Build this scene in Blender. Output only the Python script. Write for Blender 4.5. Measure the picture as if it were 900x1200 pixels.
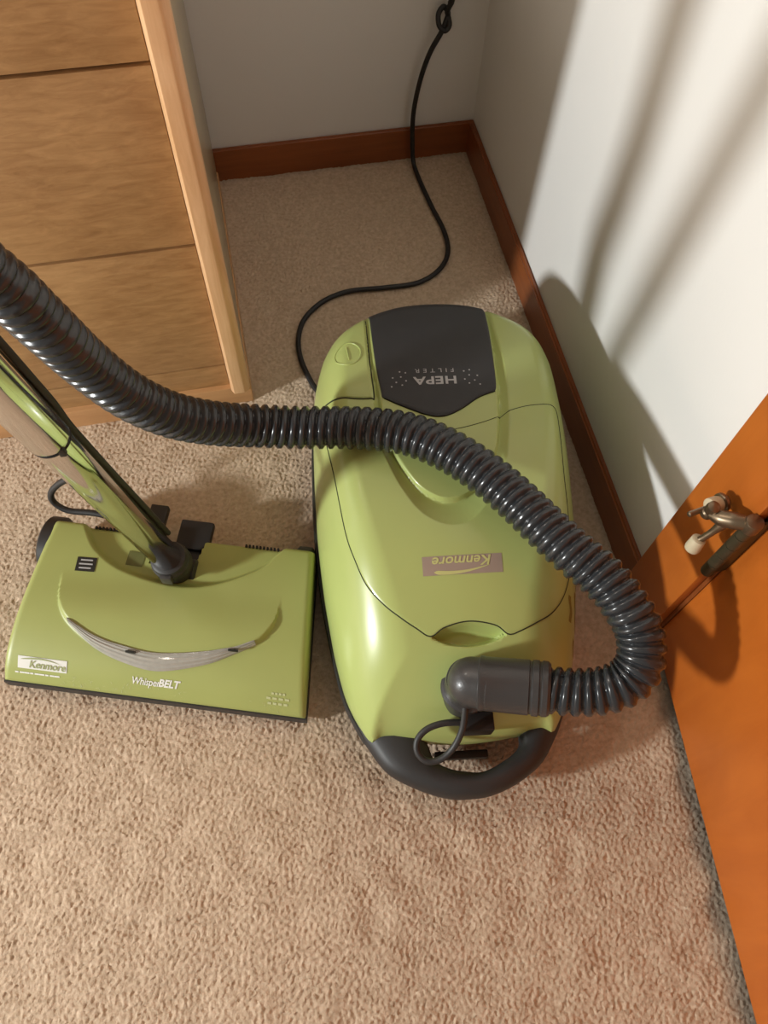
import bpy, bmesh, math, random
import numpy as np
from mathutils import Vector, Matrix

# ------------------------------------------------------------------ clear
for o in list(bpy.data.objects): bpy.data.objects.remove(o)
SC = bpy.context.scene
COL = SC.collection
random.seed(4); RNG = np.random.default_rng(4)

# ------------------------------------------------------------------ camera
F_PX = 923.2
YAW, PITCH, ROLL = -0.249176, 0.478266, 0.054179
CAM_LOC = (-0.436978, -1.219886, 0.990119)
cam = bpy.data.cameras.new('camera')
cam.sensor_fit = 'VERTICAL'; cam.sensor_height = 36.0; cam.lens = F_PX / 1200.0 * 36.0
cam.clip_start = 0.02
cam_o = bpy.data.objects.new('camera', cam); COL.objects.link(cam_o)
Mrot = Matrix.Rotation(YAW, 3, 'Z') @ Matrix.Rotation(PITCH, 3, 'X') @ Matrix.Rotation(ROLL, 3, 'Z')
cam_o.matrix_world = Matrix.Translation(CAM_LOC) @ Mrot.to_4x4()
SC.camera = cam_o

# ------------------------------------------------------------------ world, lamps, exposure
W = bpy.data.worlds.new('room_light'); SC.world = W; W.use_nodes = True
W.node_tree.nodes['Background'].inputs[0].default_value = (1.0, 0.865, 0.69, 1)
W.node_tree.nodes['Background'].inputs[1].default_value = 0.295

def point_lamp(name, loc, energy, radius, color):
    l = bpy.data.lights.new(name, 'POINT'); l.energy = energy; l.shadow_soft_size = radius; l.color = color
    o = bpy.data.objects.new(name, l); o.location = loc; COL.objects.link(o); return o
point_lamp('floor_lamp_light', (-2.6, -1.33, 0.84), 222, 0.095, (0.975, 1.0, 0.985))
point_lamp('dresser_lamp_light', (-1.02, -0.22, 1.42), 13, 0.10, (1.0, 0.90, 0.78))

SC.view_settings.view_transform = 'Standard'
SC.view_settings.look = 'None'
SC.view_settings.gamma = 1.0
SC.view_settings.use_curve_mapping = False
SC.view_settings.exposure = 0.0

# ------------------------------------------------------------------ materials
def srgb(r, g, b):
    f = lambda c: (c/255/12.92) if c/255 <= .04045 else ((c/255+.055)/1.055)**2.4
    return (f(r), f(g), f(b), 1)

def plastic(name, col, rough=0.35, var=0.08, vscale=30, bump=0.0, bscale=400, metallic=0.0, coat=0.0, spec=0.5):
    m = bpy.data.materials.new(name); m.use_nodes = True
    nt = m.node_tree; N = nt.nodes; L = nt.links; p = N['Principled BSDF']
    tc = N.new('ShaderNodeTexCoord'); nz = N.new('ShaderNodeTexNoise'); nz.inputs['Scale'].default_value = vscale
    nz.inputs['Detail'].default_value = 4
    L.new(tc.outputs['Object'], nz.inputs['Vector'])
    mx = N.new('ShaderNodeMix'); mx.data_type = 'RGBA'
    mx.inputs[6].default_value = tuple(c*(1-var) for c in col[:3]) + (1,)
    mx.inputs[7].default_value = tuple(min(1, c*(1+var)) for c in col[:3]) + (1,)
    L.new(nz.outputs['Fac'], mx.inputs[0]); L.new(mx.outputs[2], p.inputs['Base Color'])
    p.inputs['Roughness'].default_value = rough; p.inputs['Metallic'].default_value = metallic
    p.inputs['Specular IOR Level'].default_value = spec
    if coat: p.inputs['Coat Weight'].default_value = coat; p.inputs['Coat Roughness'].default_value = 0.08
    if bump:
        n2 = N.new('ShaderNodeTexNoise'); n2.inputs['Scale'].default_value = bscale; n2.inputs['Detail'].default_value = 3
        L.new(tc.outputs['Object'], n2.inputs['Vector'])
        b = N.new('ShaderNodeBump'); b.inputs['Strength'].default_value = bump; b.inputs['Distance'].default_value = 0.001
        L.new(n2.outputs['Fac'], b.inputs['Height']); L.new(b.outputs['Normal'], p.inputs['Normal'])
    return m

def wood(name, c1, c2, axis='Z', scale=9.0, stretch=12.0, rough=0.4, coat=0.15, streak=0.5, rot=(0, 0, 0)):
    m = bpy.data.materials.new(name); m.use_nodes = True
    nt = m.node_tree; N = nt.nodes; L = nt.links; p = N['Principled BSDF']
    tc = N.new('ShaderNodeTexCoord'); mp = N.new('ShaderNodeMapping')
    s = [scale*stretch]*3; s['XYZ'.index(axis)] = scale
    mp.inputs['Scale'].default_value = s; mp.inputs['Rotation'].default_value = rot
    L.new(tc.outputs['Object'], mp.inputs['Vector'])
    n1 = N.new('ShaderNodeTexNoise'); n1.inputs['Scale'].default_value = 1.0; n1.inputs['Detail'].default_value = 8
    n1.inputs['Roughness'].default_value = 0.65; n1.inputs['Distortion'].default_value = 0.6
    L.new(mp.outputs['Vector'], n1.inputs['Vector'])
    n2 = N.new('ShaderNodeTexNoise'); n2.inputs['Scale'].default_value = 7.0; n2.inputs['Detail'].default_value = 3
    L.new(tc.outputs['Object'], n2.inputs['Vector'])
    ad = N.new('ShaderNodeMath'); ad.operation = 'MULTIPLY_ADD'; ad.inputs[1].default_value = streak
    L.new(n1.outputs['Fac'], ad.inputs[0])
    m2 = N.new('ShaderNodeMath'); m2.operation = 'MULTIPLY'; m2.inputs[1].default_value = 1 - streak
    L.new(n2.outputs['Fac'], m2.inputs[0]); L.new(m2.outputs[0], ad.inputs[2])
    cr = N.new('ShaderNodeValToRGB'); cr.color_ramp.elements[0].position = 0.32; cr.color_ramp.elements[1].position = 0.68
    cr.color_ramp.elements[0].color = c1; cr.color_ramp.elements[1].color = c2
    L.new(ad.outputs[0], cr.inputs[0]); L.new(cr.outputs[0], p.inputs['Base Color'])
    p.inputs['Roughness'].default_value = rough; p.inputs['Coat Weight'].default_value = coat
    p.inputs['Coat Roughness'].default_value = 0.25
    b = N.new('ShaderNodeBump'); b.inputs['Strength'].default_value = 0.12; b.inputs['Distance'].default_value = 0.001
    L.new(n1.outputs['Fac'], b.inputs['Height']); L.new(b.outputs['Normal'], p.inputs['Normal'])
    return m

M = {}
M['lime'] = plastic('lime_plastic', (0.42, 0.495, 0.165, 1), 0.31, 0.05, 12, 0.02, 900, coat=0.15)
M['lime_satin'] = plastic('lime_satin_plastic', (0.35, 0.385, 0.12, 1), 0.42, 0.07, 14, 0.06, 900)
M['charcoal'] = plastic('charcoal_plastic', (0.026, 0.025, 0.025, 1), 0.5, 0.12, 30, 0.05, 1200)
M['hepa'] = plastic('hepa_cover_plastic', (0.030, 0.030, 0.032, 1), 0.55, 0.10, 40, 0.25, 1500)
M['hose'] = plastic('grey_hose_plastic', (0.027, 0.030, 0.034, 1), 0.25, 0.1, 25, coat=0.1)
M['connector'] = plastic('grey_connector_plastic', (0.045, 0.043, 0.043, 1), 0.36, 0.12, 30, 0.2, 600, coat=0.1)
M['black'] = plastic('black_rubber', (0.012, 0.011, 0.011, 1), 0.5, 0.2, 40)
M['seam'] = plastic('dark_gap', (0.03, 0.032, 0.012, 1), 0.8, 0.1, 40)
M['chrome'] = plastic('polished_chrome', (0.74, 0.73, 0.71, 1), 0.07, 0.02, 6, metallic=1.0)
M['print_grey'] = plastic('grey_print', (0.42, 0.42, 0.42, 1), 0.6)
M['print_white'] = plastic('white_print', (0.74, 0.74, 0.68, 1), 0.55)
M['print_faded'] = plastic('faded_print', (0.50, 0.53, 0.27, 1), 0.55)
M['label_taupe'] = plastic('taupe_label', (0.35, 0.275, 0.225, 1), 0.4, 0.15, 20)
M['label_lime'] = plastic('pale_lime_print', (0.55, 0.56, 0.22, 1), 0.45)
M['label_white'] = plastic('white_label', (0.72, 0.72, 0.66, 1), 0.45, 0.05, 40)
M['label_text'] = plastic('olive_label_text', (0.30, 0.33, 0.14, 1), 0.5)
M['label_black'] = plastic('black_label', (0.018, 0.018, 0.016, 1), 0.4)
M['tinted'] = plastic('tinted_window_plastic', (0.13, 0.14, 0.05, 1), 0.2, 0.25, 60)
M['lens'] = plastic('headlight_lens', (0.36, 0.35, 0.31, 1), 0.12, 0.15, 160, coat=0.5)
M['scuff'] = plastic('brown_scuff', (0.20, 0.17, 0.035, 1), 0.5, 0.3, 60)
M['brass'] = plastic('aged_brass', (0.215, 0.16, 0.105, 1), 0.36, 0.25, 90, metallic=0.9)
M['hinge'] = plastic('dark_bronze', (0.10, 0.085, 0.05, 1), 0.45, 0.3, 90, metallic=0.7)
M['rubber_white'] = plastic('yellowed_rubber', (0.54, 0.46, 0.31, 1), 0.55, 0.08, 60)
M['drawer'] = wood('drawer_maple', srgb(140, 102, 62), srgb(186, 147, 100), 'X', 26, 4.5, 0.45, 0.12, 0.6)
M['oak'] = wood('oak_stile', srgb(208, 160, 112), srgb(235, 194, 150), 'Z', 8, 12, 0.42, 0.15, 0.7)
M['plinth'] = wood('plinth_maple', srgb(178, 132, 88), srgb(208, 162, 114), 'X', 6, 8, 0.45, 0.1)
M['side'] = wood('side_panel_shaded', srgb(150, 136, 108), srgb(166, 150, 120), 'Z', 5, 6, 0.3, 0.3)  # grey-olive: the shade on the dresser's side is put into the colour
M['trim'] = wood('stained_trim', srgb(116, 60, 25), srgb(150, 82, 38), 'X', 5, 14, 0.42, 0.2, 0.6)
M['trim_y'] = wood('stained_trim_side', srgb(116, 60, 25), srgb(150, 82, 38), 'Y', 5, 14, 0.42, 0.2, 0.6)
M['door'] = wood('stained_door', srgb(168, 84, 22), srgb(194, 106, 34), 'Z', 4, 5, 0.42, 0.2, 0.5)
M['casing'] = wood('stained_casing', srgb(164, 84, 25), srgb(192, 106, 36), 'Z', 4, 8, 0.42, 0.2, 0.5)

def wall_mat():
    m = plastic('painted_wall', (0.75, 0.742, 0.72, 1), 0.75, 0.025, 5, 0.12, 260)
    return m
M['wall'] = wall_mat()

def carpet_mat():
    m = bpy.data.materials.new('beige_carpet'); m.use_nodes = True
    nt = m.node_tree; N = nt.nodes; L = nt.links; p = N['Principled BSDF']
    tc = N.new('ShaderNodeTexCoord')
    n1 = N.new('ShaderNodeTexNoise'); n1.inputs['Scale'].default_value = 160; n1.inputs['Detail'].default_value = 4
    n2 = N.new('ShaderNodeTexNoise'); n2.inputs['Scale'].default_value = 6; n2.inputs['Detail'].default_value = 3
    for n in (n1, n2): L.new(tc.outputs['Object'], n.inputs['Vector'])
    cr = N.new('ShaderNodeValToRGB'); cr.color_ramp.elements[0].position = 0.3; cr.color_ramp.elements[1].position = 0.72
    cr.color_ramp.elements[0].color = (0.50, 0.375, 0.26, 1); cr.color_ramp.elements[1].color = (0.68, 0.53, 0.39, 1)
    L.new(n1.outputs['Fac'], cr.inputs[0])
    mx = N.new('ShaderNodeMix'); mx.data_type = 'RGBA'; mx.blend_type = 'MULTIPLY'; mx.inputs[0].default_value = 1
    c2 = N.new('ShaderNodeValToRGB'); c2.color_ramp.elements[0].color = (.88, .87, .86, 1); c2.color_ramp.elements[1].color = (1, 1, 1, 1)
    L.new(n2.outputs['Fac'], c2.inputs[0]); L.new(cr.outputs[0], mx.inputs[6]); L.new(c2.outputs[0], mx.inputs[7])
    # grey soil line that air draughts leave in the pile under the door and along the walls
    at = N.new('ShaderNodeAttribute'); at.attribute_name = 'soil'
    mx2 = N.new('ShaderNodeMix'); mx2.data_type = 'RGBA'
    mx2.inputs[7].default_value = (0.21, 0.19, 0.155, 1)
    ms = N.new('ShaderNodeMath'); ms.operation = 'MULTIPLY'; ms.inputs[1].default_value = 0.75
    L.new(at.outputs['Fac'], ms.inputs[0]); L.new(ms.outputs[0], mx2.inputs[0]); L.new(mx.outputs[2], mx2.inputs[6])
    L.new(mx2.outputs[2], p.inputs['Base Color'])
    p.inputs['Roughness'].default_value = 0.9; p.inputs['Specular IOR Level'].default_value = 0.15
    p.inputs['Sheen Weight'].default_value = 0.15
    n3 = N.new('ShaderNodeTexNoise'); n3.inputs['Scale'].default_value = 420; n3.inputs['Detail'].default_value = 3
    L.new(tc.outputs['Object'], n3.inputs['Vector'])
    b = N.new('ShaderNodeBump'); b.inputs['Strength'].default_value = 0.5; b.inputs['Distance'].default_value = 0.0015
    L.new(n3.outputs['Fac'], b.inputs['Height']); L.new(b.outputs['Normal'], p.inputs['Normal'])
    return m
M['carpet'] = carpet_mat()

# ------------------------------------------------------------------ mesh helpers
def link(name, me, mat, parent=None, smooth=None):
    o = bpy.data.objects.new(name, me); COL.objects.link(o)
    if mat is not None: me.materials.append(mat)
    if smooth is not None:
        me.polygons.foreach_set('use_smooth', [True]*len(me.polygons))
        if smooth > 0: me.set_sharp_from_angle(angle=math.radians(smooth))
    if parent: o.parent = parent
    return o

def mesh(name, V, Fc, mat, parent=None, smooth=None):
    me = bpy.data.meshes.new(name); me.from_pydata([tuple(map(float, v)) for v in V], [], [tuple(map(int, f)) for f in Fc]); me.update()
    return link(name, me, mat, parent, smooth)

def empty(name, loc, rz=0.0, label=None, cat=None, group=None):
    o = bpy.data.objects.new(name, None); COL.objects.link(o); o.location = loc; o.rotation_euler = (0, 0, rz)
    o.empty_display_size = 0.05
    if label: o['label'] = label
    if cat: o['category'] = cat
    if group: o['group'] = group
    return o

def box(name, lo, hi, mat, parent=None, bevel=0.0, seg=2):
    bm = bmesh.new(); bmesh.ops.create_cube(bm, size=1)
    for v in bm.verts:
        v.co = Vector([lo[i] + (v.co[i]+.5)*(hi[i]-lo[i]) for i in range(3)])
    if bevel: bmesh.ops.bevel(bm, geom=bm.edges[:], offset=bevel, segments=seg, affect='EDGES', profile=.6)
    me = bpy.data.meshes.new(name); bm.to_mesh(me); bm.free()
    return link(name, me, mat, parent, 35 if bevel else None)

def catmull(P, n):
    P = np.array(P, float); out = []
    Q = np.vstack([2*P[0]-P[1], P, 2*P[-1]-P[-2]])
    for i in range(1, len(Q)-2):
        p0, p1, p2, p3 = Q[i-1:i+3]
        for k in range(n):
            t = k/n
            out.append(.5*((2*p1)+(-p0+p2)*t+(2*p0-5*p1+4*p2-p3)*t*t+(-p0+3*p1-3*p2+p3)*t**3))
    out.append(P[-1]); return np.array(out)

def resample(P, step):
    d = np.r_[0, np.cumsum(np.linalg.norm(np.diff(P, axis=0), axis=1))]
    s = np.linspace(0, d[-1], max(2, int(round(d[-1]/step))+1))
    return np.stack([np.interp(s, d, P[:, i]) for i in range(P.shape[1])], 1), s

def frames(P):
    T = np.gradient(P, axis=0); T /= np.linalg.norm(T, axis=1)[:, None]
    up = np.array([0, 0, 1.]) if abs(T[0, 2]) < .9 else np.array([1., 0, 0])
    n = np.cross(up, T[0]); n /= np.linalg.norm(n); Ns = [n]
    for i in range(1, len(P)):
        n = Ns[-1] - T[i]*np.dot(Ns[-1], T[i]); n /= np.linalg.norm(n); Ns.append(n)
    Ns = np.array(Ns); return T, Ns, np.cross(T, Ns)

def tube_geo(P, r, seg=10, caps=True):
    P = np.asarray(P, float); n = len(P); T, A, Bn = frames(P)
    ang = np.linspace(0, 2*np.pi, seg, endpoint=False)
    r = np.asarray(r, float)
    if r.ndim == 0: r = np.full((n, seg), r)
    elif r.ndim == 1: r = np.repeat(r[:, None], seg, 1)
    V = P[:, None]+r[..., None]*(np.cos(ang)[None, :, None]*A[:, None]+np.sin(ang)[None, :, None]*Bn[:, None])
    V = V.reshape(-1, 3); Fc = []
    for i in range(n-1):
        for j in range(seg):
            k = (j+1) % seg
            Fc.append((i*seg+j, i*seg+k, (i+1)*seg+k, (i+1)*seg+j))
    if caps:
        Fc.append(tuple(range(seg-1, -1, -1))); Fc.append(tuple(range((n-1)*seg, n*seg)))
    return V, Fc

def tube(name, P, r, mat, parent=None, seg=10, sm=4, smooth=50):
    if sm: P = catmull(P, sm)
    if np.ndim(r) == 1:
        r = np.interp(np.linspace(0, 1, len(P)), np.linspace(0, 1, len(r)), r)
    V, Fc = tube_geo(P, r, seg); return mesh(name, V, Fc, mat, parent, smooth)

def lathe(name, a, b, prof, mat, parent=None, seg=32, smooth=35):
    """surface of revolution about a->b; prof = [(t along in metres, radius)]"""
    a = np.array(a, float); b = np.array(b, float); T = (b-a)/np.linalg.norm(b-a)
    up = np.array([0, 0, 1.]) if abs(T[2]) < .9 else np.array([1., 0, 0])
    A = np.cross(up, T); A /= np.linalg.norm(A); Bn = np.cross(T, A)
    ang = np.linspace(0, 2*np.pi, seg, endpoint=False); V = []
    for t, r in prof:
        for g in ang: V.append(a+T*t+r*(math.cos(g)*A+math.sin(g)*Bn))
    Fc = [(i*seg+j, i*seg+(j+1) % seg, (i+1)*seg+(j+1) % seg, (i+1)*seg+j) for i in range(len(prof)-1) for j in range(seg)]
    Fc.append(tuple(range(seg-1, -1, -1))); Fc.append(tuple(range((len(prof)-1)*seg, len(prof)*seg)))
    return mesh(name, V, Fc, mat, parent, smooth)

def text_geo(s, size, shear=0.0, xs=1.0, spacing=1.0, bold=0.0):
    cu = bpy.data.curves.new('lettering', 'FONT'); cu.body = s; cu.size = size; cu.shear = shear
    cu.align_x = 'CENTER'; cu.align_y = 'CENTER'; cu.space_character = spacing; cu.resolution_u = 3; cu.offset = bold
    ob = bpy.data.objects.new('lettering', cu); COL.objects.link(ob)
    bpy.context.view_layer.update()
    me = bpy.data.meshes.new_from_object(ob.evaluated_get(bpy.context.evaluated_depsgraph_get()))
    V = np.array([v.co[:] for v in me.vertices]); Fc = [tuple(p.vertices) for p in me.polygons]
    bpy.data.objects.remove(ob); bpy.data.curves.remove(cu); bpy.data.meshes.remove(me)
    V[:, 0] *= xs; return V, Fc

def on_surface(name, V2, Fc, Hf, mat, parent, c, rz, lift=0.0004):
    ca, sa = math.cos(rz), math.sin(rz); V2 = np.asarray(V2)
    x = c[0]+ca*V2[:, 0]-sa*V2[:, 1]; y = c[1]+sa*V2[:, 0]+ca*V2[:, 1]
    z = Hf(x, y)+lift
    return mesh(name, np.stack([x, y, z], 1), Fc, mat, parent)

def quad_grid(w, h, nx=12, ny=5):
    X, Y = np.meshgrid(np.linspace(-w/2, w/2, nx), np.linspace(-h/2, h/2, ny))
    V = np.stack([X.ravel(), Y.ravel()], 1)
    Fc = [(j*nx+i, j*nx+i+1, (j+1)*nx+i+1, (j+1)*nx+i) for j in range(ny-1) for i in range(nx-1)]
    return V, Fc

def strip_geo(A, B):
    A = np.asarray(A); B = np.asarray(B); n = len(A)
    return np.vstack([A, B]), [(i, i+1, n+i+1, n+i) for i in range(n-1)]

def poly_dist(p, poly, closed=True):
    p = np.atleast_2d(p); a = np.asarray(poly); b = np.roll(a, -1, 0)
    if not closed: a = a[:-1]; b = b[:-1]
    ab = b-a; out = np.empty(len(p))
    for i in range(0, len(p), 4000):
        q = p[i:i+4000]
        t = np.clip(((q[:, None]-a)*ab).sum(2)/(ab*ab).sum(1), 0, 1)
        out[i:i+4000] = np.sqrt((((a+t[..., None]*ab)-q[:, None])**2).sum(2)).min(1)
    return out

def inside(p, poly):
    p = np.atleast_2d(p); a = np.asarray(poly); b = np.roll(a, -1, 0); r = np.zeros(len(p), bool)
    for (x1, y1), (x2, y2) in zip(a, b):
        if y1 == y2: continue
        c = ((y1 > p[:, 1]) != (y2 > p[:, 1])) & (p[:, 0] < (x2-x1)*(p[:, 1]-y1)/(y2-y1)+x1)
        r ^= c
    return r

def sstep(t): t = np.clip(t, 0, 1); return t*t*(3-2*t)

def closed_curve(P, n, tension=True):
    P = np.array(P, float); Q = catmull(np.vstack([P[-2:], P, P[:2]]), 8)
    Q = Q[16:16+8*len(P)+1]
    d = np.r_[0, np.cumsum(np.linalg.norm(np.diff(Q, axis=0), axis=1))]
    s = np.linspace(0, d[-1], n, endpoint=False)
    return np.stack([np.interp(s, d, Q[:, i]) for i in range(2)], 1)

def patch(name, boundary, centre, Hf, mat, parent, rings=30, lift=0.001, skirt=0.004, smooth=40, edge_pow=1.0):
    """a moulded panel that follows the surface Hf inside a closed boundary"""
    B_ = np.asarray(boundary); n = len(B_); c = np.asarray(centre); V = []
    s = np.linspace(0, 1, rings+1)[1:]**edge_pow
    V.append(np.r_[c, Hf(c[:1], c[1:])+lift])
    for k in s:
        q = c+(B_-c)*k
        V.extend(np.c_[q, Hf(q[:, 0], q[:, 1])+lift-(0.0006 if k == 1 else 0)])
    q = B_; V.extend(np.c_[q, Hf(q[:, 0], q[:, 1])-skirt])
    Fc = [(0, 1+j, 1+(j+1) % n) for j in range(n)]
    for r in range(rings):
        for j in range(n):
            a = 1+r*n+j; b = 1+r*n+(j+1) % n
            Fc.append((a, a+n, b+n, b))
    return mesh(name, V, Fc, mat, parent, smooth)

def surf_line(name, P2, Hf, r, mat, parent, sink=0.0003, sm=6, closed=False):
    Q = catmull(P2, sm) if sm else np.asarray(P2)
    Q3 = np.c_[Q, Hf(Q[:, 0], Q[:, 1])-sink+r*0.4]
    if closed: Q3 = np.vstack([Q3, Q3[:1]])
    V, Fc = tube_geo(Q3, r, 6); return mesh(name, V, Fc, mat, parent, 60)

def structure(o): o['kind'] = 'structure'; return o

# ------------------------------------------------------------------ room shell
BT, BH = 0.009, 0.060                      # baseboard thickness and height above the pile
CAS0, CAS1, CASX = -0.889, -0.9665, -0.014  # door casing on the right wall
DOOR_A, DOOR_B = (0.0005, -0.9712), (-0.0830, -1.7355)

def heightfield_floor():
    x0, x1, y0, y1, st = -1.22, 0.075, -1.80, 0.0, 0.0019
    nx = int((x1-x0)/st); ny = int((y1-y0)/st)
    k = np.sqrt(np.fft.fftfreq(nx, st)[None, :]**2+np.fft.fftfreq(ny, st)[:, None]**2)
    def band(w, sp, seed):
        nz = np.random.default_rng(seed).standard_normal((ny, nx))
        f = np.exp(-((k-1/w)/(sp/w))**2)
        r = np.fft.ifft2(np.fft.fft2(nz)*f).real; return r/r.std()
    n1 = band(.0070, .45, 1); n2 = band(.0045, .3, 2); n3 = band(.06, .6, 3)
    h = .00080*np.tanh(n1*.9)+.0006*np.tanh(n2)+.0005*n3
    X, Y = np.meshgrid(np.linspace(x0, x1, nx), np.linspace(y0, y1, ny))
    jx = band(.008, .4, 5)*.0006; jy = band(.008, .4, 6)*.0006
    V = np.stack([X+jx, Y+jy, h-.0022], 2).reshape(-1, 3).astype(np.float32)
    idx = np.arange(nx*ny).reshape(ny, nx)
    Q = np.stack([idx[:-1, :-1], idx[:-1, 1:], idx[1:, 1:], idx[1:, :-1]], 2).reshape(-1, 4).astype(np.int32)
    me = bpy.data.meshes.new('floor')
    me.vertices.add(len(V)); me.vertices.foreach_set('co', V.ravel())
    me.loops.add(Q.size); me.loops.foreach_set('vertex_index', Q.ravel())
    me.polygons.add(len(Q)); me.polygons.foreach_set('loop_start', np.arange(0, Q.size, 4, dtype=np.int32))
    me.polygons.foreach_set('loop_total', np.full(len(Q), 4, np.int32))
    me.polygons.foreach_set('use_smooth', np.ones(len(Q), bool))
    me.update(calc_edges=True); me.validate()
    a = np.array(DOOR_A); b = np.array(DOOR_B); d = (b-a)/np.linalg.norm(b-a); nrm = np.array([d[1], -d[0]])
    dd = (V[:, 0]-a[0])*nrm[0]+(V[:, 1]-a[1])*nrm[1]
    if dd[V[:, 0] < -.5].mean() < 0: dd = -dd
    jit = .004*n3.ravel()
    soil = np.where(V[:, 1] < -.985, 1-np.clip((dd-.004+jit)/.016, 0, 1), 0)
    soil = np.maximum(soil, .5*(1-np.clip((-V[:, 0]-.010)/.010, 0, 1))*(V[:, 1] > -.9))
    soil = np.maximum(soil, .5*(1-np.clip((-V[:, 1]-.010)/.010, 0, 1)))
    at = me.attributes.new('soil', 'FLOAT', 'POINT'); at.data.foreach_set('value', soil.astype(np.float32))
    o = link('floor', me, M['carpet']); structure(o)
    # the carpet goes on, flatter, outside the part in view
    b = mesh('floor_margin', [(-3.4, -3.2, -.006), (.6, -3.2, -.006), (.6, .02, -.006), (-3.4, .02, -.006)], [(0, 1, 2, 3)], M['carpet'], o)
    return o
heightfield_floor()

structure(box('wall_back', (-3.4, 0.0, -0.02), (0.12, 0.10, 2.4), M['wall']))
structure(box('wall_right', (0.0, -0.945, -0.02), (0.12, 0.0, 2.4), M['wall']))
def baseboard(name, lo, hi, mat):
    bm = bmesh.new(); bmesh.ops.create_cube(bm, size=1)
    for v in bm.verts: v.co = Vector([lo[i]+(v.co[i]+.5)*(hi[i]-lo[i]) for i in range(3)])
    ed = [e for e in bm.edges if all(v.co.z > hi[2]-1e-5 for v in e.verts)]
    bmesh.ops.bevel(bm, geom=ed, offset=.003, segments=3, affect='EDGES')
    me = bpy.data.meshes.new(name); bm.to_mesh(me); bm.free()
    return structure(link(name, me, mat, None, 40))
baseboard('baseboard_back', (-3.4, -BT, -.01), (0, 0, BH), M['trim'])
baseboard('baseboard_right', (-BT, CAS0, -.01), (0, -BT, BH), M['trim_y'])
structure(box('trim_1', (CASX, CAS1, -.004), (0.0, CAS0, 2.1), M['casing'], None, .0025))
jamb = structure(box('trim_2', (0.0004, CAS1-0.0044, -.004), (0.12, -0.9455, 2.1), M['trim'], None, .0004))

box('light_stop_strip', (0.0385, CAS1-0.0180, -.004), (0.12, CAS1-.0047, 2.1), M['trim'], jamb, .001)  # unseen stop moulding, added to block light through the hinge gap

# door slab, slightly ajar into the room
def build_door():
    a = np.array(DOOR_A); b = np.array(DOOR_B); d = (b-a)/np.linalg.norm(b-a)
    nrm = np.array([-d[1], d[0]]);
    if nrm[0] < 0: nrm = -nrm                      # away from the room
    V = []
    for z in (.010, 2.04):
        for p in (a, b, b+nrm*.035, a+nrm*.035): V.append((p[0], p[1], z))
    Fc = [(0, 1, 2, 3), (7, 6, 5, 4), (0, 4, 5, 1), (1, 5, 6, 2), (2, 6, 7, 3), (3, 7, 4, 0)]
    bm = bmesh.new(); vs = [bm.verts.new(v) for v in V]
    for f in Fc: bm.faces.new([vs[i] for i in f])
    bmesh.ops.recalc_face_normals(bm, faces=bm.faces[:])
    bmesh.ops.bevel(bm, geom=bm.edges[:], offset=.0015, segments=2, affect='EDGES')
    me = bpy.data.meshes.new('door_1'); bm.to_mesh(me); bm.free()
    o = structure(link('door_1', me, M['door'], None, 35))
    # hinge
    hx, hy = -.0195, -.9715
    prof = [(0, .0052), (.002, .0066)]
    for k in range(5):
        z0 = .003+k*.0216; prof += [(z0, .0068), (z0+.0204, .0068), (z0+.0207, .0061), (z0+.0213, .0061)]
    prof += [(.1112, .0068), (.114, .0074), (.1165, .0066), (.118, .003)]
    h = lathe('hinge', (hx, hy, .230), (hx, hy, .348), prof, M['hinge'], o, 20)
    h['label'] = 'dark bronze hinge barrel on the door edge'
    box('hinge_leaf', (hx-.001, hy-.003, .233), (0.012, hy-.0005, .343), M['hinge'], h)
    return o
build_door()

# ------------------------------------------------------------------ dresser
def build_dresser():
    xr, xl, H, yf = -0.466, -1.36, 0.86, -0.489
    r = empty('dresser', ((xr+xl)/2, yf/2, 0), 0, 'tan wooden dresser with flush drawer fronts in the room corner', 'dresser')
    ox, oy = (xr+xl)/2, yf/2
    def b(name, lo, hi, mat, bev=.001, par=r):
        return box(name, (lo[0]-ox, lo[1]-oy, lo[2]), (hi[0]-ox, hi[1]-oy, hi[2]), mat, par, bev)
    for x0, x1 in ((xr-.021, xr-.003), (xl+.003, xl+.021)):
        s = b('side_panel', (x0, yf+.002, .034), (x1, -.012, H-.022), M['side'])
    b('back_panel', (xl+.02, -.02, .03), (xr-.02, -.0125, H-.02), M['side'])
    b('top_panel', (xl-.006, yf-.03, H-.022), (xr+.006, -.011, H), M['oak'], .005)
    # stiles: rounded oak edge bands standing proud of the drawers
    for s, x0 in ((1, -.4955), (-1, xl+.0)):
        x1 = x0+.0275
        n = 10; sec = [(x0, yf+.012), (x0, yf-.012)]
        for k in range(n+1):
            a = math.pi*.5*k/n
            sec.append((x1-.012+.012*math.sin(a), yf-.019+.012*(1-math.cos(a)))) if k else sec.append((x0+.004, yf-.019))
        sec.append((x1, yf+.012))
        sec = np.array(sec)-[ox, oy]; m = len(sec)
        V = [(p[0], p[1], z) for z in (.036, H-.023) for p in sec]
        Fc = [(j, (j+1) % m, m+(j+1) % m, m+j) for j in range(m)]+[tuple(range(m-1, -1, -1)), tuple(range(m, 2*m))]
        o = mesh('stile', V, Fc, M['oak'], r, 40)
        if s == 1: o['label'] = 'pale oak rounded front edge'
    x0, x1 = xl+.0285, -.4972
    b('bottom_rail', (x0, yf, .034), (x1, yf+.02, .0805), M['drawer'])
    for z0, z1 in ((.0835, .3045), (.3085, .5265), (.5305, .748)):
        d = b('drawer', (x0, yf, z0), (x1, yf+.019, z1), M['drawer'], .0012)
    b('top_rail', (x0, yf+.001, .751), (x1, yf+.02, H-.023), M['drawer'])
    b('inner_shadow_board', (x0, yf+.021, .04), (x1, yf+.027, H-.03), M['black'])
    b('plinth', (xl-.001, yf-.0085, -.003), (xr-.0005, -.03, .036), M['plinth'], .003)
    return r
build_dresser()

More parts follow.
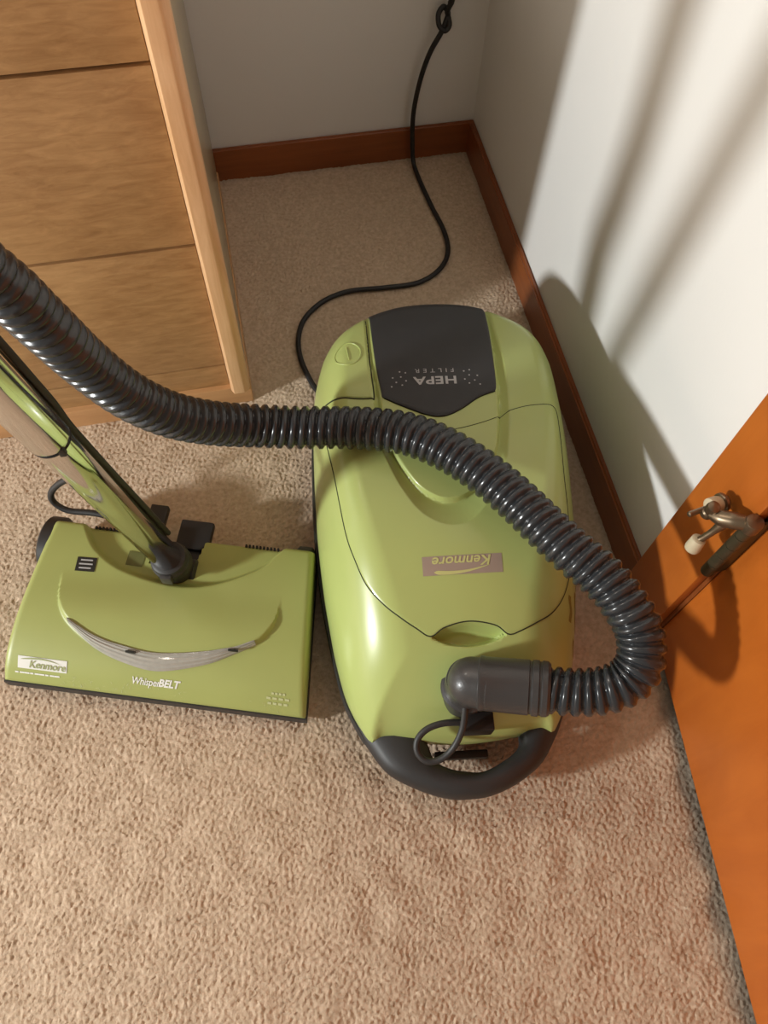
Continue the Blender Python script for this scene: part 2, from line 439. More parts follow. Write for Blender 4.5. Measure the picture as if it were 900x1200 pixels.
# ------------------------------------------------------------------ canister vacuum
CO = np.array([-0.241, -0.808]); CTH = math.radians(-8.5)
CO = CO+np.array([math.cos(CTH), math.sin(CTH)])*-0.009
def can_local(p):
    p = np.asarray(p, float); d = p[..., :2]-CO; c, s = math.cos(CTH), math.sin(CTH)
    out = p.copy(); out[..., 0] = c*d[..., 0]+s*d[..., 1]; out[..., 1] = -s*d[..., 0]+c*d[..., 1]; return out

def mirror(h): h = np.array(h); return np.vstack([h, h[::-1]*[-1, 1]])
half = [(.0, .3245), (.05, .3195), (.088, .3055), (.120, .286), (.1435, .263), (.157, .238), (.1640, .21), (.1668, .18), (.1672, .1), (.164, 0),
        (.158, -.07), (.151, -.12), (.143, -.165), (.133, -.205), (.118, -.238), (.105, -.256)]
front = [(.092, -.2515), (.06, -.2555), (.03, -.259), (.0, -.2605)]
hh = np.array(half+front)
SHELL = closed_curve(np.vstack([hh, hh[-2:0:-1]*[-1, 1]]), 330)
nose = [(.105, -.260), (.086, -.287), (.052, -.31), (.02, -.321), (0, -.323)]
hn = np.array(half[:-1]+nose)
FULL = closed_curve(np.vstack([hn, hn[-2:0:-1]*[-1, 1]]), 300)
ZY = catmull([(-.33, .06), (-.27, .098), (-.22, .133), (-.17, .163), (-.12, .183), (-.06, .199), (.03, .209), (.12, .211), (.2, .206), (.27, .193), (.34, .172)], 8)
Uout = np.array([(.071, .34), (.072, .247), (.0775, .172), (.076, .112), (.068, .051), (.058, .018), (.025, -.036), (-.007, -.049), (-.038, -.035), (-.06, -.004), (-.074, .029), (-.083, .06), (-.088, .112), (-.090, .172), (-.093, .247), (-.093, .34)])
Uin = np.array([(.064, .34), (.065, .247), (.0645, .172), (.0625, .125), (.057, .075), (.048, .038), (.02, -.005), (-.009, -.016), (-.034, -.005), (-.052, .018), (-.067, .05), (-.077, .1), (-.081, .14), (-.085, .18), (-.088, .247), (-.088, .34)])
UO = catmull(Uout, 5); UI = catmull(Uin, 5)
NOTCH = closed_curve([(-.038, -.165), (-.022, -.157), (.005, -.152), (.034, -.157), (.048, -.165), (.03, -.1745), (.003, -.178), (-.022, -.1745)], 80)

def H_can(x, y, notch=True):
    x = np.atleast_1d(np.asarray(x, float)); y = np.atleast_1d(np.asarray(y, float)); p = np.stack([x, y], 1)
    q = np.clip(poly_dist(p, SHELL)/(.050+.030*sstep((.12-y)/.28)), 0, 1)*np.where(inside(p, SHELL), 1, 0)
    zt = np.interp(y, ZY[:, 0], ZY[:, 1])-.3*x*x
    # extra swell of the nose
    z = .055+(zt-.055)*np.sqrt(1-(1-q)**2)
    ins = inside(p, UO) & ~inside(p, UI) & (y < .33)
    if ins.any():
        pi = p[ins]; do = poly_dist(pi, UO, False); di = poly_dist(pi, UI, False)
        t = do/(do+di+1e-9); dep = .0065*np.clip(t*1.25, 0, 1)**.9*sstep(di/.0038)
        z[ins] -= dep
    if notch:
        inn = inside(p, NOTCH)
        if inn.any():
            d = poly_dist(p[inn], NOTCH); yy = y[inn]
            z[inn] -= .019*sstep(d/.0085)**.8
    return z
Hn = lambda x, y: H_can(x, y, False)

CAN = empty('canister_vacuum', (CO[0], CO[1], 0), CTH, 'lime green and charcoal canister vacuum cleaner standing on the carpet beside the right wall', 'vacuum cleaner')

def build_canister():
    r = CAN
    # shell: rings from the rim towards the spine
    n = len(SHELL); spine = np.stack([np.zeros(n), np.clip(SHELL[:, 1], -.13, .2)*.92], 1)
    ss = np.r_[1, 1-np.array([.004, .012, .024, .04, .06]), np.linspace(.92, .0, 78)]
    V = [np.c_[SHELL, np.full(n, .048)]]
    for s in ss:
        q = spine+(SHELL-spine)*s
        V.append(np.c_[q, H_can(q[:, 0], q[:, 1]) if s < 1 else np.full(n, .055)])
    V = np.vstack(V); nr = len(ss)+1
    Fc = [(k*n+j, k*n+(j+1) % n, (k+1)*n+(j+1) % n, (k+1)*n+j) for k in range(nr-1) for j in range(n)]
    mesh('shell', V, Fc, M['lime'], r, 38)
    # black base and bumper line
    c = FULL.mean(0); FB = FULL+(FULL-c)/np.linalg.norm(FULL-c, axis=1)[:, None]*.0045
    keep = FB[:, 1] > -.30
    prof = [(.93, .004), (.97, .006), (.99, .018), (1.0, .034), (1.0, .049), (.992, .0535), (.965, .0535)]
    q0 = np.array([0, -.02]); V = []
    FBc = FB.copy(); FBc[:, 1] = np.maximum(FBc[:, 1], -.252)
    for s, z in prof: V.append(np.c_[q0+(FBc-q0)*s, np.full(len(FB), z)])
    V = np.vstack(V); m = len(FB)
    Fc = [(k*m+j, k*m+(j+1) % m, (k+1)*m+(j+1) % m, (k+1)*m+j) for k in range(len(prof)-1) for j in range(m)]
    Fc.append(tuple(range(m-1, -1, -1))); Fc.append(tuple(range((len(prof)-1)*m, len(prof)*m)))
    mesh('base', V, Fc, M['charcoal'], r, 40)
    # carry handle: a rounded bow round the nose with an open slot
    outer = catmull([(-.1375, -.195), (-.123, -.236), (-.1085, -.262), (-.088, -.289), (-.053, -.3085), (-.02, -.3195), (.004, -.3210), (.03, -.3185), (.06, -.307), (.09, -.287), (.1095, -.261), (.123, -.236), (.1375, -.195)], 8)
    inner = catmull([(-.05, -.225), (-.044, -.245), (-.040, -.262), (-.033, -.279), (-.016, -.2885), (.004, -.2925), (.018, -.2935), (.034, -.2885), (.055, -.277), (.067, -.266), (.069, -.255), (.069, -.24), (.069, -.225)], 8)
    V = []; prof = [(0, .040), (0, .056), (.06, .062), (.2, .0665), (.5, .068), (.8, .064), (.94, .057), (1, .047), (.97, .036), (.8, .030), (.3, .030), (.04, .034)]
    for a, b in zip(inner, outer):
        for t, z in prof: p = a+(b-a)*t; V.append((p[0], p[1], z))
    k = len(prof); m = len(outer)
    Fc = [(i*k+j, i*k+(j+1) % k, (i+1)*k+(j+1) % k, (i+1)*k+j) for i in range(m-1) for j in range(k)]
    Fc.append(tuple(range(k))); Fc.append(tuple(range((m-1)*k+k-1, (m-1)*k-1, -1)))
    o = mesh('carry_handle', V, Fc, M['charcoal'], r, 50); o['label'] = 'charcoal curved carry handle at the nose'
    # lid
    lid = [(.136, .100), (.131, .1075), (.120, .1065), (.098, .104), (.075, .097), (.059, .088), (.035, .079), (.005, .072), (-.025, .073), (-.055, .082), (-.08, .094), (-.105, .106), (-.132, .112), (-.145, .110),
           (-.1485, .10), (-.1455, .075), (-.138, .031), (-.127, -.041), (-.117, -.077), (-.105, -.107), (-.087, -.1305), (-.069, -.146), (-.053, -.157), (-.038, -.1655),
           (-.022, -.157), (.005, -.152), (.034, -.157), (.048, -.1665), (.061, -.1635), (.078, -.156), (.099, -.144), (.116, -.125), (.128, -.1), (.1345, -.07), (.135, -.03), (.134, .02), (.1355, .06)]
    LB = closed_curve(lid, 300)
    o = patch('lid', LB, (-.005, -.02), Hn, M['lime'], r, 96, .0012, .004)
    surf_line('lid_seam', LB, Hn, .0009, M['seam'], o, .0002, 0, True)
    # filter cover, charcoal
    hep = [(-.0865, .283), (-.0865, .257), (-.083, .179), (-.078, .130), (-.0755, .1205), (-.055, .111), (-.025, .096), (-.005, .0935), (.016, .103), (.039, .1195), (.058, .1275), (.0625, .133), (.0645, .179), (.066, .247), (.0655, .280), (.061, .3050), (.03, .3160), (0, .3195), (-.04, .3145), (-.080, .2990)]
    HB = closed_curve(hep, 240)
    o = patch('filter_cover', HB, (-.012, .21), Hn, M['hepa'], r, 46, .0022, .006)
    o['label'] = 'charcoal filter cover lettered HEPA FILTER'
    surf_line('finger_gap_shadow', [(-.074, .121), (-.055, .1095), (-.025, .0945), (-.005, .0920), (.016, .1015), (.039, .118), (.060, .127)], Hn, .0019, M['black'], o, .0004)  # black tube stands in for the shadow under the cover's front edge
    def hepa_z(x, y): return Hn(x, y)+.0022
    V, Fc = text_geo('HEPA', .0165, 0, 1.30, 1.05, .0004); on_surface('lettering', V, Fc, hepa_z, M['print_grey'], o, (-.011, .1435), math.pi)
    V, Fc = text_geo('FILTER', .0088, 0, 1.15, 1.75); on_surface('lettering', V, Fc, hepa_z, M['print_grey'], o, (-.011, .1585), math.pi)
    for sx in (-1, 1):
        for dx, dy in ((.036, 0), (.041, .007), (.042, -.007), (.048, .002), (.052, -.006), (.054, .009), (.036, -.014), (.043, -.016)):
            a = np.linspace(0, 2*np.pi, 8, endpoint=False); V = np.stack([np.cos(a), np.sin(a)], 1)*.0011
            on_surface('printed_dot', V, [tuple(range(8))], hepa_z, M['print_grey'], o, (-.011+sx*dx, .1435-dy*.9), 0)
    # cord rewind pedal on the left
    cp = [(-.0935, .287), (-.0935, .25), (-.092, .18), (-.0895, .128), (-.0915, .1235), (-.113, .1255), (-.136, .132), (-.152, .1375), (-.1560, .16), (-.156, .2), (-.150, .228), (-.138, .252), (-.122, .270), (-.106, .282)]
    PB = closed_curve(cp, 160)
    o = patch('rewind_pedal', PB, (-.12, .205), Hn, M['lime'], r, 26, .0014, .004)
    surf_line('pedal_seam', [(-.0915, .293), (-.0915, .25), (-.0897, .18), (-.0868, .126), (-.0915, .1215), (-.113, .1232), (-.136, .130), (-.150, .1365)], Hn, .0010, M['seam'], o, .0002)
    a = np.linspace(0, 2*np.pi, 36, endpoint=False)
    ring = np.stack([-.1165+.0165*np.cos(a), .194+.0185*np.sin(a)], 1)
    pz = lambda x, y: Hn(x, y)+.0014
    surf_line('embossed_ring', np.vstack([ring, ring[:1]]), pz, .0011, M['lime'], o, .0002, 0)
    surf_line('embossed_bar', [(-.118, .205), (-.1165, .194), (-.1150, .183)], pz, .0010, M['lime'], o, .0002)
    # name label, upside down from here
    lz = lambda x, y: Hn(x, y)+.0012
    V, Fc = quad_grid(.089, .0205, 16, 5)
    lb = on_surface('name_label', V, Fc, lz, M['label_taupe'], r, (.001, -.0935), math.radians(1), .0003)
    lb['label'] = 'taupe Kenmore name label'
    V, Fc = text_geo('Kenmore', .0150, .25, 1.15, 1.0, .0003); on_surface('lettering', V, Fc, lz, M['label_lime'], lb, (.001, -.0893), math.pi+.02, .0007)
    t = np.linspace(0, 1, 24); cx = -.031+.062*t; cy = -.1012-.0022*np.sin(np.pi*t)+.0065*t**1.6
    w = .0022*np.clip(t/.06, 0, 1)*(1-t)**.8+.0002
    V, Fc = strip_geo(np.stack([cx, cy+w], 1), np.stack([cx, cy-w], 1)); on_surface('swoosh', V, Fc, lz, M['label_lime'], lb, (0, 0), 0, .0007)
    # scuffs on the right flank
    for k, (x, y, l) in enumerate(((.139, -.062, .030), (.143, -.125, .04), (.130, -.13, .028), (.147, -.09, .018), (.136, -.165, .018))):
        V, Fc = quad_grid(.0022+.0012*(k % 3), l, 2, 8); V = V.copy(); V[:, 0] += .0012*np.sin(V[:, 1]*260+k)
        on_surface('scuff', V, Fc, Hn, M['scuff'], r, (x, y), .08-.06*k, .0006)
    # socket for the hose plug, and the latch bar seen through the handle slot
    z = H_can([.012], [-.24])[0]
    box('plug_socket', (-.006, -.2585, z-.012), (.030, -.2375, z+.016), M['black'], r, .002)
    box('front_caster_bar', (-.031, -.273, .018), (.033, -.2635, .030), M['black'], r, .002)
    # port collar
    return r
build_canister()

def build_power_cord():
    fl = [(-.379, -.478), (-.385, -.435), (-.382, -.393), (-.365, -.355), (-.329, -.325), (-.284, -.312), (-.227, -.315), (-.169, -.314), (-.127, -.291), (-.104, -.255), (-.099, -.205), (-.107, -.14), (-.1135, -.065)]
    P = [(-.330, -.560, .035), (-.352, -.535, .018), (-.368, -.505, .006), (-.377, -.478, .0035)]+[(x, y, .0035) for x, y in fl[1:]]
    P += [(-.1155, -.034, .010), (-.1175, -.0245, .045), (-.119, -.0235, .09), (-.116, -.024, .13), (-.108, -.0245, .174), (-.097, -.025, .209), (-.083, -.025, .236)]
    P += [(-.076, -.022, .250), (-.0715, -.0165, .262), (-.079, -.0135, .270), (-.0875, -.0185, .262), (-.087, -.0275, .250), (-.078, -.030, .243), (-.0705, -.0265, .2485), (-.0715, -.0185, .258), (-.074, -.020, .266), (-.0725, -.023, .275), (-.069, -.024, .285), (-.066, -.024, .310), (-.062, -.022, .35)]
    W3 = can_local(np.array(P))
    o = tube('power_cord', W3, .0042, M['black'], CAN, 10, 6)
    o['label'] = 'black power cord with a knot near its top'
    a = can_local(np.array([(-.0712, -.0238, .2785), (-.0672, -.024, .300)]))
    lathe('strain_relief', a[0], a[1], [(0, .0042), (.003, .0052), (.006, .0045), (.009, .0054), (.012, .0046), (.0215, .0052)], M['black'], o, 12)
build_power_cord()

# ------------------------------------------------------------------ hose with its elbow
HOSE_PTS = [(-.742, -.833, 1.100), (-.768, -.812, 1.092), (-.785, -.792, 1.055), (-.787, -.775, .985), (-.768, -.758, .89), (-.727, -.745, .77), (-.680, -.737, .645), (-.6306, -.7322, .52), (-.6231, -.7281, .488), (-.6139, -.7267, .455), (-.6019, -.7194, .4), (-.5774, -.7208, .345), (-.5451, -.7192, .3), (-.5059, -.7135, .265), (-.4615, -.7083, .24),
    (-.4142, -.7128, .23), (-.3663, -.7231, .232), (-.3292, -.7364, .238), (-.2934, -.7534, .243), (-.2607, -.7805, .247), (-.2308, -.8148, .25), (-.2039, -.8556, .252), (-.1802, -.901, .255),
    (-.1611, -.934, .256), (-.1451, -.9561, .255), (-.1321, -.9787, .253), (-.123, -1.0, .248), (-.1155, -1.0178, .24), (-.115, -1.0355, .23), (-.1193, -1.0514, .22), (-.1311, -1.0617, .208),
    (-.1482, -1.0651, .2), (-.1663, -1.063, .192), (-.1879, -1.0572, .186), (-.2091, -1.0485, .181)]
def build_hose():
    r = empty('vacuum_hose', (-.282, -1.02, .10), 0, 'ribbed dark grey vacuum hose looping over the green canister', 'hose')
    org = np.array((-.282, -1.02, .10))
    P = catmull(HOSE_PTS, 10); P, s = resample(P, .00118)
    # smooth the path
    for _ in range(60): P[1:-1] = .25*P[:-2]+.5*P[1:-1]+.25*P[2:]
    P, s = resample(P, .00118)
    seg = 36; pitch = .0117
    ang = np.linspace(0, 2*np.pi, seg, endpoint=False)
    ph = (s[:, None]/pitch+ang[None, :]/(2*np.pi)) % 1.0
    prof = np.clip(1.35*(.5+.5*np.cos(2*np.pi*ph)), 0, 1)**.75
    rad = .0205+.0043*prof
    V, Fc = tube_geo(P-org, rad, seg)
    o = mesh('corrugated_tube', V, Fc, M['hose'], r, 60)
    # elbow on the canister port
    E0 = np.array((-.282, -1.020, .165)); Cc = np.array((-.2705, -1.027, .1695)); Ce = np.array((-.2035, -1.0500, .1812))
    d = (Ce-Cc)/np.linalg.norm(Ce-Cc)
    lathe('elbow_neck', E0-org-np.array((0, 0, .062)), E0-org+np.array((0, 0, .0)), [(0, .026), (.028, .026), (.030, .0285), (.034, .0285), (.036, .0252), (.062, .0250)], M['connector'], r, 36)
    prof = [(0, .002)]+[(.0260-.0260*math.cos(a), .0265*math.sin(a)) for a in np.linspace(.15, math.pi/2, 12)]+[(.034, .0272), (.045, .0280)]
    lathe('elbow', E0-d*.0235-org, Cc-org, prof, M['connector'], r, 36)
    lathe('connector_sleeve', Cc-org-d*.004, Ce-org, [(0, .0272), (.001, .0290), (.0045, .0290), (.006, .0284), (.052, .0288), (.053, .0276), (.055, .0276), (.056, .0290), (.062, .0292), (.063, .0278), (.065, .0278), (.066, .0290), (.071, .0288), (.074, .0265), (.074, .024)], M['connector'], r, 40)
    # pigtail cable from the elbow to the socket
    def c2w(x, y, z):
        c, s_ = math.cos(CTH), math.sin(CTH); return np.array((CO[0]+c*x-s_*y, CO[1]+s_*x+c*y, z))-org
    pts = [c2w(-.002, -.2195, .152), c2w(-.004, -.236, .142), c2w(-.007, -.257, .122), c2w(-.017, -.274, .103), c2w(-.032, -.284, .093), c2w(-.047, -.284, .091), c2w(-.056, -.274, .094), c2w(-.055, -.262, .100), c2w(-.044, -.2525, .106), c2w(-.025, -.2475, .108), c2w(.0, -.2475, .106)]
    tube('pigtail_cable', pts, .0038, M['charcoal'], r, 12, 6)
    q = np.array(pts[:3]); prof = []
    for k in range(8): prof += [(k*.0024, .0052-.0001*k), (k*.0024+.0014, .0052-.0001*k), (k*.0024+.0015, .0042), (k*.0024+.0023, .0042)]
    lathe('cable_boot', q[0]+np.array((0, 0, .004)), q[1], prof, M['charcoal'], r, 14)
    # grip where the hose meets the wand (above the picture)
    a = np.array(HOSE_PTS[0])-org
    lathe('hose_cuff', a+np.array((.022, -.017, .002)), a+np.array((-.012, .009, -.002)), [(0, .018), (.002, .026), (.03, .027), (.034, .023)], M['connector'], r, 28)
    return r
build_hose()

# ------------------------------------------------------------------ powerhead
PO = np.array([-.609, -.841]); PTH = math.radians(-18.5)
def ph_local(p):
    p = np.asarray(p, float); d = p[..., :2]-PO; c, s = math.cos(PTH), math.sin(PTH)
    out = p.copy(); out[..., 0] = c*d[..., 0]+s*d[..., 1]; out[..., 1] = -s*d[..., 0]+c*d[..., 1]; return out
ZP = catmull([(-.112, .016), (-.104, .0245), (-.099, .031), (-.085, .046), (-.065, .059), (-.035, .070), (0, .0765), (.05, .0805), (.085, .081), (.105, .079)], 8)
ARC = catmull([(-.132, .105), (-.125, .09), (-.105, .063), (-.065, .040), (0, .028), (.051, .035), (.103, .062), (.126, .09), (.136, .105)], 8)
LU = np.array([(-.113, -.028), (-.077, -.044), (-.038, -.052), (.004, -.055), (.058, -.047), (.093, -.037), (.116, -.027)])
LL = np.array([(-.110, -.034), (-.075, -.056), (-.036, -.068), (.006, -.072), (.06, -.059), (.094, -.043), (.118, -.030)])
YF = catmull([(-.139, .045), (-.136, .02), (-.130, -.009), (-.113, -.032), (-.077, -.053), (-.038, -.063), (.005, -.0665), (.058, -.055), (.093, -.041), (.117, -.031), (.130, -.016), (.1365, .003), (.1385, .045)], 8)
HWF, HWB = .187, .168
def hw(y): return HWB+(HWF-HWB)*np.clip((.1-y)/.2, 0, 1)
def H_ph(x, y, edge=True):
    x = np.atleast_1d(np.asarray(x, float)); y = np.atleast_1d(np.asarray(y, float))
    z = np.interp(y, ZP[:, 0], ZP[:, 1])
    ya = np.interp(x, ARC[:, 0], ARC[:, 1], left=1, right=1)
    z = z-.0115*sstep((y-ya)/.011)
    yf = np.interp(x, YF[:, 0], YF[:, 1], left=1, right=1)
    z = z+.0075*sstep((y-yf)/.006)*sstep((.035-y)/.06)
    if edge:
        d = hw(y)-np.abs(x); q = np.clip(d/.009, 0, 1); z = z-.008*(1-np.sqrt(1-(1-q)**2))
        q = np.clip((.1-y)/.006, 0, 1); z = z-.005*(1-np.sqrt(1-(1-q)**2))
    return z
def build_powerhead():
    r = empty('floor_powerhead', (PO[0], PO[1], 0), PTH, 'lime green motorised vacuum floor head with a curved headlight lens', 'vacuum head')
    nx, ny = 200, 112
    u = np.linspace(-1, 1, nx); u = np.sign(u)*np.abs(u)**.93
    yv = np.linspace(-.0985, .1, ny)
    X = u[None, :]*hw(yv)[:, None]; Y = np.repeat(yv[:, None], nx, 1)
    Y = Y-.005*np.clip(-Y/.1, 0, 1)*(1-(X/.19)**2)*0
    Z = H_ph(X.ravel(), Y.ravel()).reshape(X.shape)
    # swivel bay at the back
    xr = .019+.008*np.clip((Y-.062)/.038, 0, 1)
    bay = (X < xr) & (X > -.036) & (Y > .060)
    Z = np.where(bay, .020, Z)
    idx = np.arange(nx*ny).reshape(ny, nx)
    V = list(np.stack([X, Y, Z], 2).reshape(-1, 3)); Fc = []
    for j in range(ny-1):
        for i in range(nx-1): Fc.append((idx[j, i], idx[j, i+1], idx[j+1, i+1], idx[j+1, i]))
    border = list(idx[0, :])+list(idx[1:, -1])+list(idx[-1, -2::-1])+list(idx[-2:0:-1, 0])
    b0 = len(V)
    for k in border: V.append((V[k][0], V[k][1], min(.025, V[k][2]-.001)))
    m = len(border)
    for k in range(m): Fc.append((border[k], b0+k, b0+(k+1) % m, border[(k+1) % m]))
    mesh('cover', V, Fc, M['lime_satin'], r, 42)
    # charcoal sole
    pr = np.array([(-HWF-.001, -.1005), (HWF+.001, -.1005), (HWB+.0005, .099), (-HWB-.0005, .099)])
    V = []; prof = [(.97, .003), (1, .008), (1, .0235), (.995, .026)]
    for s, z in prof: V += [(p[0]*s, p[1]*s, z) for p in pr]
    Fc = [(k*4+j, k*4+(j+1) % 4, k*4+4+(j+1) % 4, k*4+4+j) for k in range(3) for j in range(4)]+[(3, 2, 1, 0), (12, 13, 14, 15)]
    mesh('sole', V, Fc, M['charcoal'], r)
    # headlight lens with moulded ridges
    A = catmull(LU, 8); B = catmull(LL, 8); rows = 9; V = []
    for k in range(rows):
        t = k/(rows-1); q = A+(B-A)*t
        z = H_ph(A[:, 0], A[:, 1])*(1-t)+H_ph(B[:, 0], B[:, 1])*t
        V.append(np.c_[q, z+.0012+.0013*(k % 2)+.003*math.sin(math.pi*t)])
    n = len(A); V = np.vstack(V)
    o = mesh('headlight_lens', V, [(k*n+i, (k+1)*n+i, (k+1)*n+i+1, k*n+i+1) for k in range(rows-1) for i in range(n-1)], M['lens'], r)
    o['label'] = 'clear ridged headlight lens'
    A3 = np.c_[A, H_ph(A[:, 0], A[:, 1])+.0012]; V, Fc = tube_geo(A3, .0011, 6); mesh('lens_rim', V, Fc, M['lens'], o, 60)
    for i0 in (18, 40):
        q = A[i0]; box('lens_mark', (q[0]-.006, q[1]-.0055, H_ph([q[0]], [q[1]])[0]+.0005), (q[0]+.006, q[1]-.003, H_ph([q[0]], [q[1]])[0]+.0040), M['label_black'], o, .0005)
    # printed labels
    V, Fc = quad_grid(.0605, .0125, 14, 5); lb = on_surface('name_label', V, Fc, H_ph, M['label_white'], r, (-.1365, -.0800), 0, .0007)
    lb['label'] = 'white Kenmore name label'
    V, Fc = text_geo('Kenmore', .0102, .2, 1.15, 1.0, .0002); on_surface('lettering', V, Fc, H_ph, M['label_text'], lb, (-.1305, -.0818), 0, .0014)
    t = np.linspace(0, 1, 24); cx = -.163+.050*t; cy = -.0772+.0022*np.sin(np.pi*t*.9)-.0026*t**3; w = .0009*np.sin(np.pi*np.clip(t*.97+.03, 0, 1))**.8*(1.4-t)
    V, Fc = strip_geo(np.stack([cx, cy+w], 1), np.stack([cx, cy-w], 1)); on_surface('swoosh', V, Fc, H_ph, M['label_text'], lb, (0, 0), 0, .0014)
    for k in range(9):
        V, Fc = quad_grid(.0042+.0012*(k % 3), .0014, 3, 2); on_surface('fine_print', V, Fc, H_ph, M['print_white'], r, (-.168+k*.0062, -.0905), 0, .0007)
    V, Fc = text_geo('Whisper', .0104, .25, 1.0, .95, .00012); on_surface('lettering', V, Fc, H_ph, M['print_white'], r, (-.0095, -.0845), 0, .0008)
    V, Fc = text_geo('BELT', .0106, .25, 1.1, 1.0, .0004); on_surface('lettering', V, Fc, H_ph, M['print_white'], r, (.0188, -.0840), 0, .0008)
    for k, (y, w) in enumerate(((-.0795, .018), (-.0845, .030), (-.0895, .026))):
        for j in range(4):
            V, Fc = quad_grid(w/4*.7, .0022, 3, 2); on_surface('worn_print', V, Fc, H_ph, M['print_faded'], r, (.152-w/2+w/4*(j+.5), y), -.03, .0007)
    V, Fc = quad_grid(.0245, .0185, 6, 5); lb = on_surface('pile_label', V, Fc, H_ph, M['label_black'], r, (-.110, .0430), .05, .0007)
    lb['label'] = 'small black label with three lines of white print'
    for k in range(3):
        V, Fc = quad_grid(.015+.002*(k % 2), .0019, 5, 2); on_surface('fine_print', V, Fc, H_ph, M['print_grey'], lb, (-.110, .0482-.0052*k), .05, .0014)
    V, Fc = quad_grid(.0215, .0195, 6, 5); o = on_surface('indicator_window', V, Fc, H_ph, M['tinted'], r, (-.055, .0625), -.03, .0008)
    o['label'] = 'dark tinted indicator window'
    # pale rub marks along the front edge
    VV = []; FF = []
    for k in range(46):
        x = random.uniform(-.115, .165) if k % 3 else random.uniform(-.10, -.03); y = random.uniform(-.0975, -.0885); a = random.uniform(-.5, 2.2); l = random.uniform(.0012, .005); w = random.uniform(.0003, .0008)
        c, sn = math.cos(a), math.sin(a); q = np.array([(-l, -w), (l, -w*.4), (l, w*.4), (-l, w)])*.5
        qx = x+c*q[:, 0]-sn*q[:, 1]; qy = np.maximum(y+(sn*q[:, 0]+c*q[:, 1])*.6, -.098)
        FF.append(tuple(range(len(VV), len(VV)+4))); VV += list(np.c_[qx, qy, H_ph(qx, qy)+.0006])
    o = mesh('rub_marks', VV, FF, M['print_faded'], r); o['kind'] = 'stuff'
    # vent teeth along the back edge
    for x0, n in ((-.118, 9), (.078, 10)):
        for k in range(n): box('vent_tooth', (x0+k*.0046, .0975, .060), (x0+k*.0046+.0022, .1008, .0705), M['black'], r)
    # rear wheels
    for sx in (-1, 1):
        c = np.array((sx*(HWB+.004) if sx < 0 else HWB-.014, .078, .040))
        lathe('wheel', c-np.array((.013, 0, 0)), c+np.array((.013, 0, 0)), [(0, .028), (.002, .036), (.005, .0395), (.021, .0395), (.024, .036), (.026, .028)], M['charcoal'], r, 32)
    # foot pedals behind
    o = box('release_pedal', (-.018, .094, .036), (.026, .136, .049), M['black'], r, .003)
    box('pedal_arm', (-.010, .062, .022), (.016, .104, .042), M['charcoal'], r, .003)
    o = box('height_pedal', (-.066, .120, .030), (-.042, .156, .042), M['charcoal'], r, .002)
    box('pedal_arm', (-.060, .090, .022), (-.048, .124, .036), M['charcoal'], r, .002)
    box('bay_floor', (-.035, .061, .012), (.018, .099, .0215), M['black'], r)
    # swivel neck that takes the wand
    wb = ph_local(np.array(WAND_B)); wt = ph_local(np.array(WAND_T)); d = (wt-wb)/np.linalg.norm(wt-wb)
    a = wb-d*.048
    lathe('swivel_neck', a, wb+d*.030, [(0, .012), (.006, .019), (.02, .0215), (.034, .0220), (.037, .0240), (.051, .0238), (.053, .0222), (.060, .0212), (.062, .0175)], M['charcoal'], r, 32)
    lathe('swivel_axle', wb-d*.034-np.array((.024, 0, 0)), wb-d*.034+np.array((.024, 0, 0)), [(0, .011), (.002, .014), (.046, .014), (.048, .011)], M['charcoal'], r, 24)
    n_ = np.array((.02, -.98, .1)); q = wb+n_*.024-d*.004
    box('wand_latch', tuple(q-np.array((.007, .004, .010))), tuple(q+np.array((.007, .004, .008))), M['connector'], r, .002)
    pts = [(-.604, -.790, .225), (-.630, -.745, .205), (-.672, -.690, .165), (-.708, -.672, .132), (-.732, -.668, .105), (-.737, -.670, .082), (-.722, -.679, .070), (-.685, -.690, .068), (-.640, -.712, .060), (-.622, -.738, .040)]
    tube('swivel_cable', ph_local(np.array(pts)), .0042, M['charcoal'], r, 10, 6)
    return r

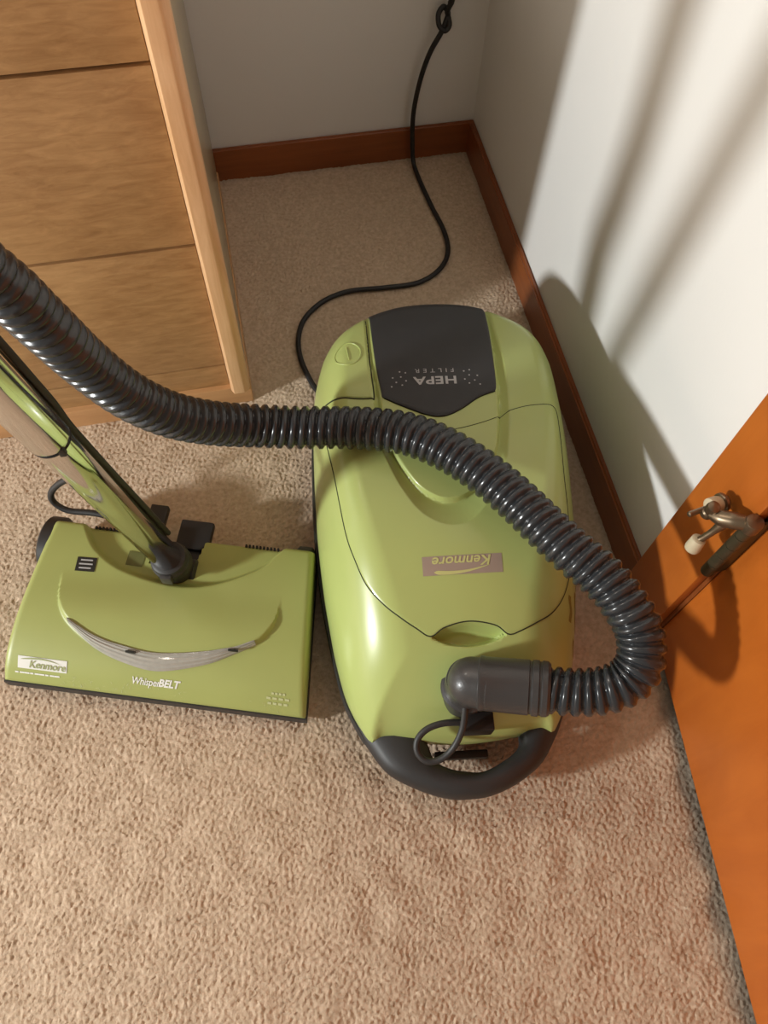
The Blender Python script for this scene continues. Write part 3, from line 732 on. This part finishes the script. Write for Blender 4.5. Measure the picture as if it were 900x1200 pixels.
# ------------------------------------------------------------------ wand
WAND_B = (-.5932, -.7895, .10); WAND_T = (-.6289, -.8335, .52)
build_powerhead()
def build_wand():
    b = np.array(WAND_B); t = np.array(WAND_T); d = (t-b)/np.linalg.norm(t-b)
    r = empty('vacuum_wand', tuple(b), 0, 'shiny chrome vacuum wand rising from the lime floor head', 'wand')
    z = np.zeros(3)
    sm = .345                                  # where the wider upper tube begins
    lathe('lower_tube', z-d*.012, d*1.0, [(0, .0162), (.001, .0168), (sm+.04, .0168)], M['chrome'], r, 56)
    lathe('upper_tube', d*sm, d*.98, [(0, .0172), (.0008, .0182), (.003, .0185), (.50, .0185)], M['chrome'], r, 56)
    # cord clipped along the right rear of the wand
    cam_side = np.array((.80, .60, 0)); cam_side -= d*np.dot(cam_side, d); cam_side /= np.linalg.norm(cam_side)
    P = [d*s+cam_side*((.0195 if s < .345 else .0212)+.0006*math.sin(s*17)) for s in np.linspace(.06, .84, 26)]
    tube('wand_cord', P, .0032, M['black'], r, 10, 3)
    q = d*(sm-.004); side = np.array((.55, -.80, 0.)); side -= d*np.dot(side, d); side /= np.linalg.norm(side)
    for k, (s0, rr) in enumerate(((sm-.005, .0205), (.62, .0215))):
        lathe('cord_clip', d*s0, d*(s0+.011), [(0, .0165), (.0006, rr-.0012), (.003, rr-.0006), (.0075, rr-.0006), (.0105, rr-.0014), (.011, .0165)] if k else [(0, .0166), (.0004, .0178), (.0014, .0178), (.0016, .0166)], M['black'], r, 40)
    o = box('release_button', tuple(q+side*.0165-np.array((.003, .003, .005))), tuple(q+side*.0165+np.array((.003, .003, .006))), M['black'], r, .0015)
    # handle above the picture
    top = d*.84
    P = [top, top+d*.08, top+d*.13+np.array((-.015, .02, 0)), top+d*.165+np.array((-.05, .05, .0))]
    tube('handle_grip', P, [.021, .022, .020, .019], M['connector'], r, 20, 6)
    return r
build_wand()

# ------------------------------------------------------------------ hinge pin door stop
def build_stop():
    o0 = np.array((-.0195, -.9715, .348))
    r = empty('hinge_door_stop', tuple(o0), 0, 'aged brass hinge-pin door stop with a yellowed rubber tip above the hinge', 'door stop')
    L = lambda *p: np.array(p)-o0
    lathe('pin_ring', L(-.0195, -.9715, .334), L(-.0195, -.9715, .350), [(0, .007), (.001, .0088), (.012, .0088), (.0145, .0082), (.016, .004)], M['brass'], r, 20)
    tube('bracket', [L(-.020, -.970, .341), L(-.031, -.962, .336), L(-.039, -.955, .331), L(-.044, -.947, .327)], [.0070, .0085, .0078, .0058], M['brass'], r, 14, 5)
    lathe('knuckle', L(-.046, -.9435, .319), L(-.0445, -.9455, .340), [(0, .004), (.002, .0066), (.0075, .0066), (.009, .0055), (.012, .0055), (.014, .0066), (.019, .0062), (.021, .003)], M['brass'], r, 18)
    a = L(-.066, -.9435, .3255); b = L(-.028, -.936, .322)
    lathe('threaded_rod', a, b, [(0, .0016), (.001, .0028), (.030, .0028), (.0385, .0028)], M['brass'], r, 14)
    c = (b-a)/np.linalg.norm(b-a)
    lathe('wall_pad', b-c*.015, b+c*.001, [(0, .0050), (.002, .0088), (.010, .0088), (.0155, .0070)], M['rubber_white'], r, 20)
    lathe('pad_cup', b-c*.001, b+c*.0065, [(0, .0075), (.001, .0100), (.004, .0100), (.0075, .0070)], M['brass'], r, 22)
    tube('door_arm', [L(-.036, -.959, .327), L(-.042, -.960, .313), L(-.0475, -.9600, .300), L(-.050, -.9595, .296)], [.0056, .0036, .0034, .0034], M['brass'], r, 12, 4)
    p0 = L(-.0495, -.9590, .2985); p1 = L(-.0535, -.9630, .281)
    lathe('rubber_tip', p0, p1, [(0, .0048), (.0012, .0070), (.003, .0072), (.0135, .0080), (.0165, .0074), (.018, .0045)], M['rubber_white'], r, 22)
    return r
build_stop()
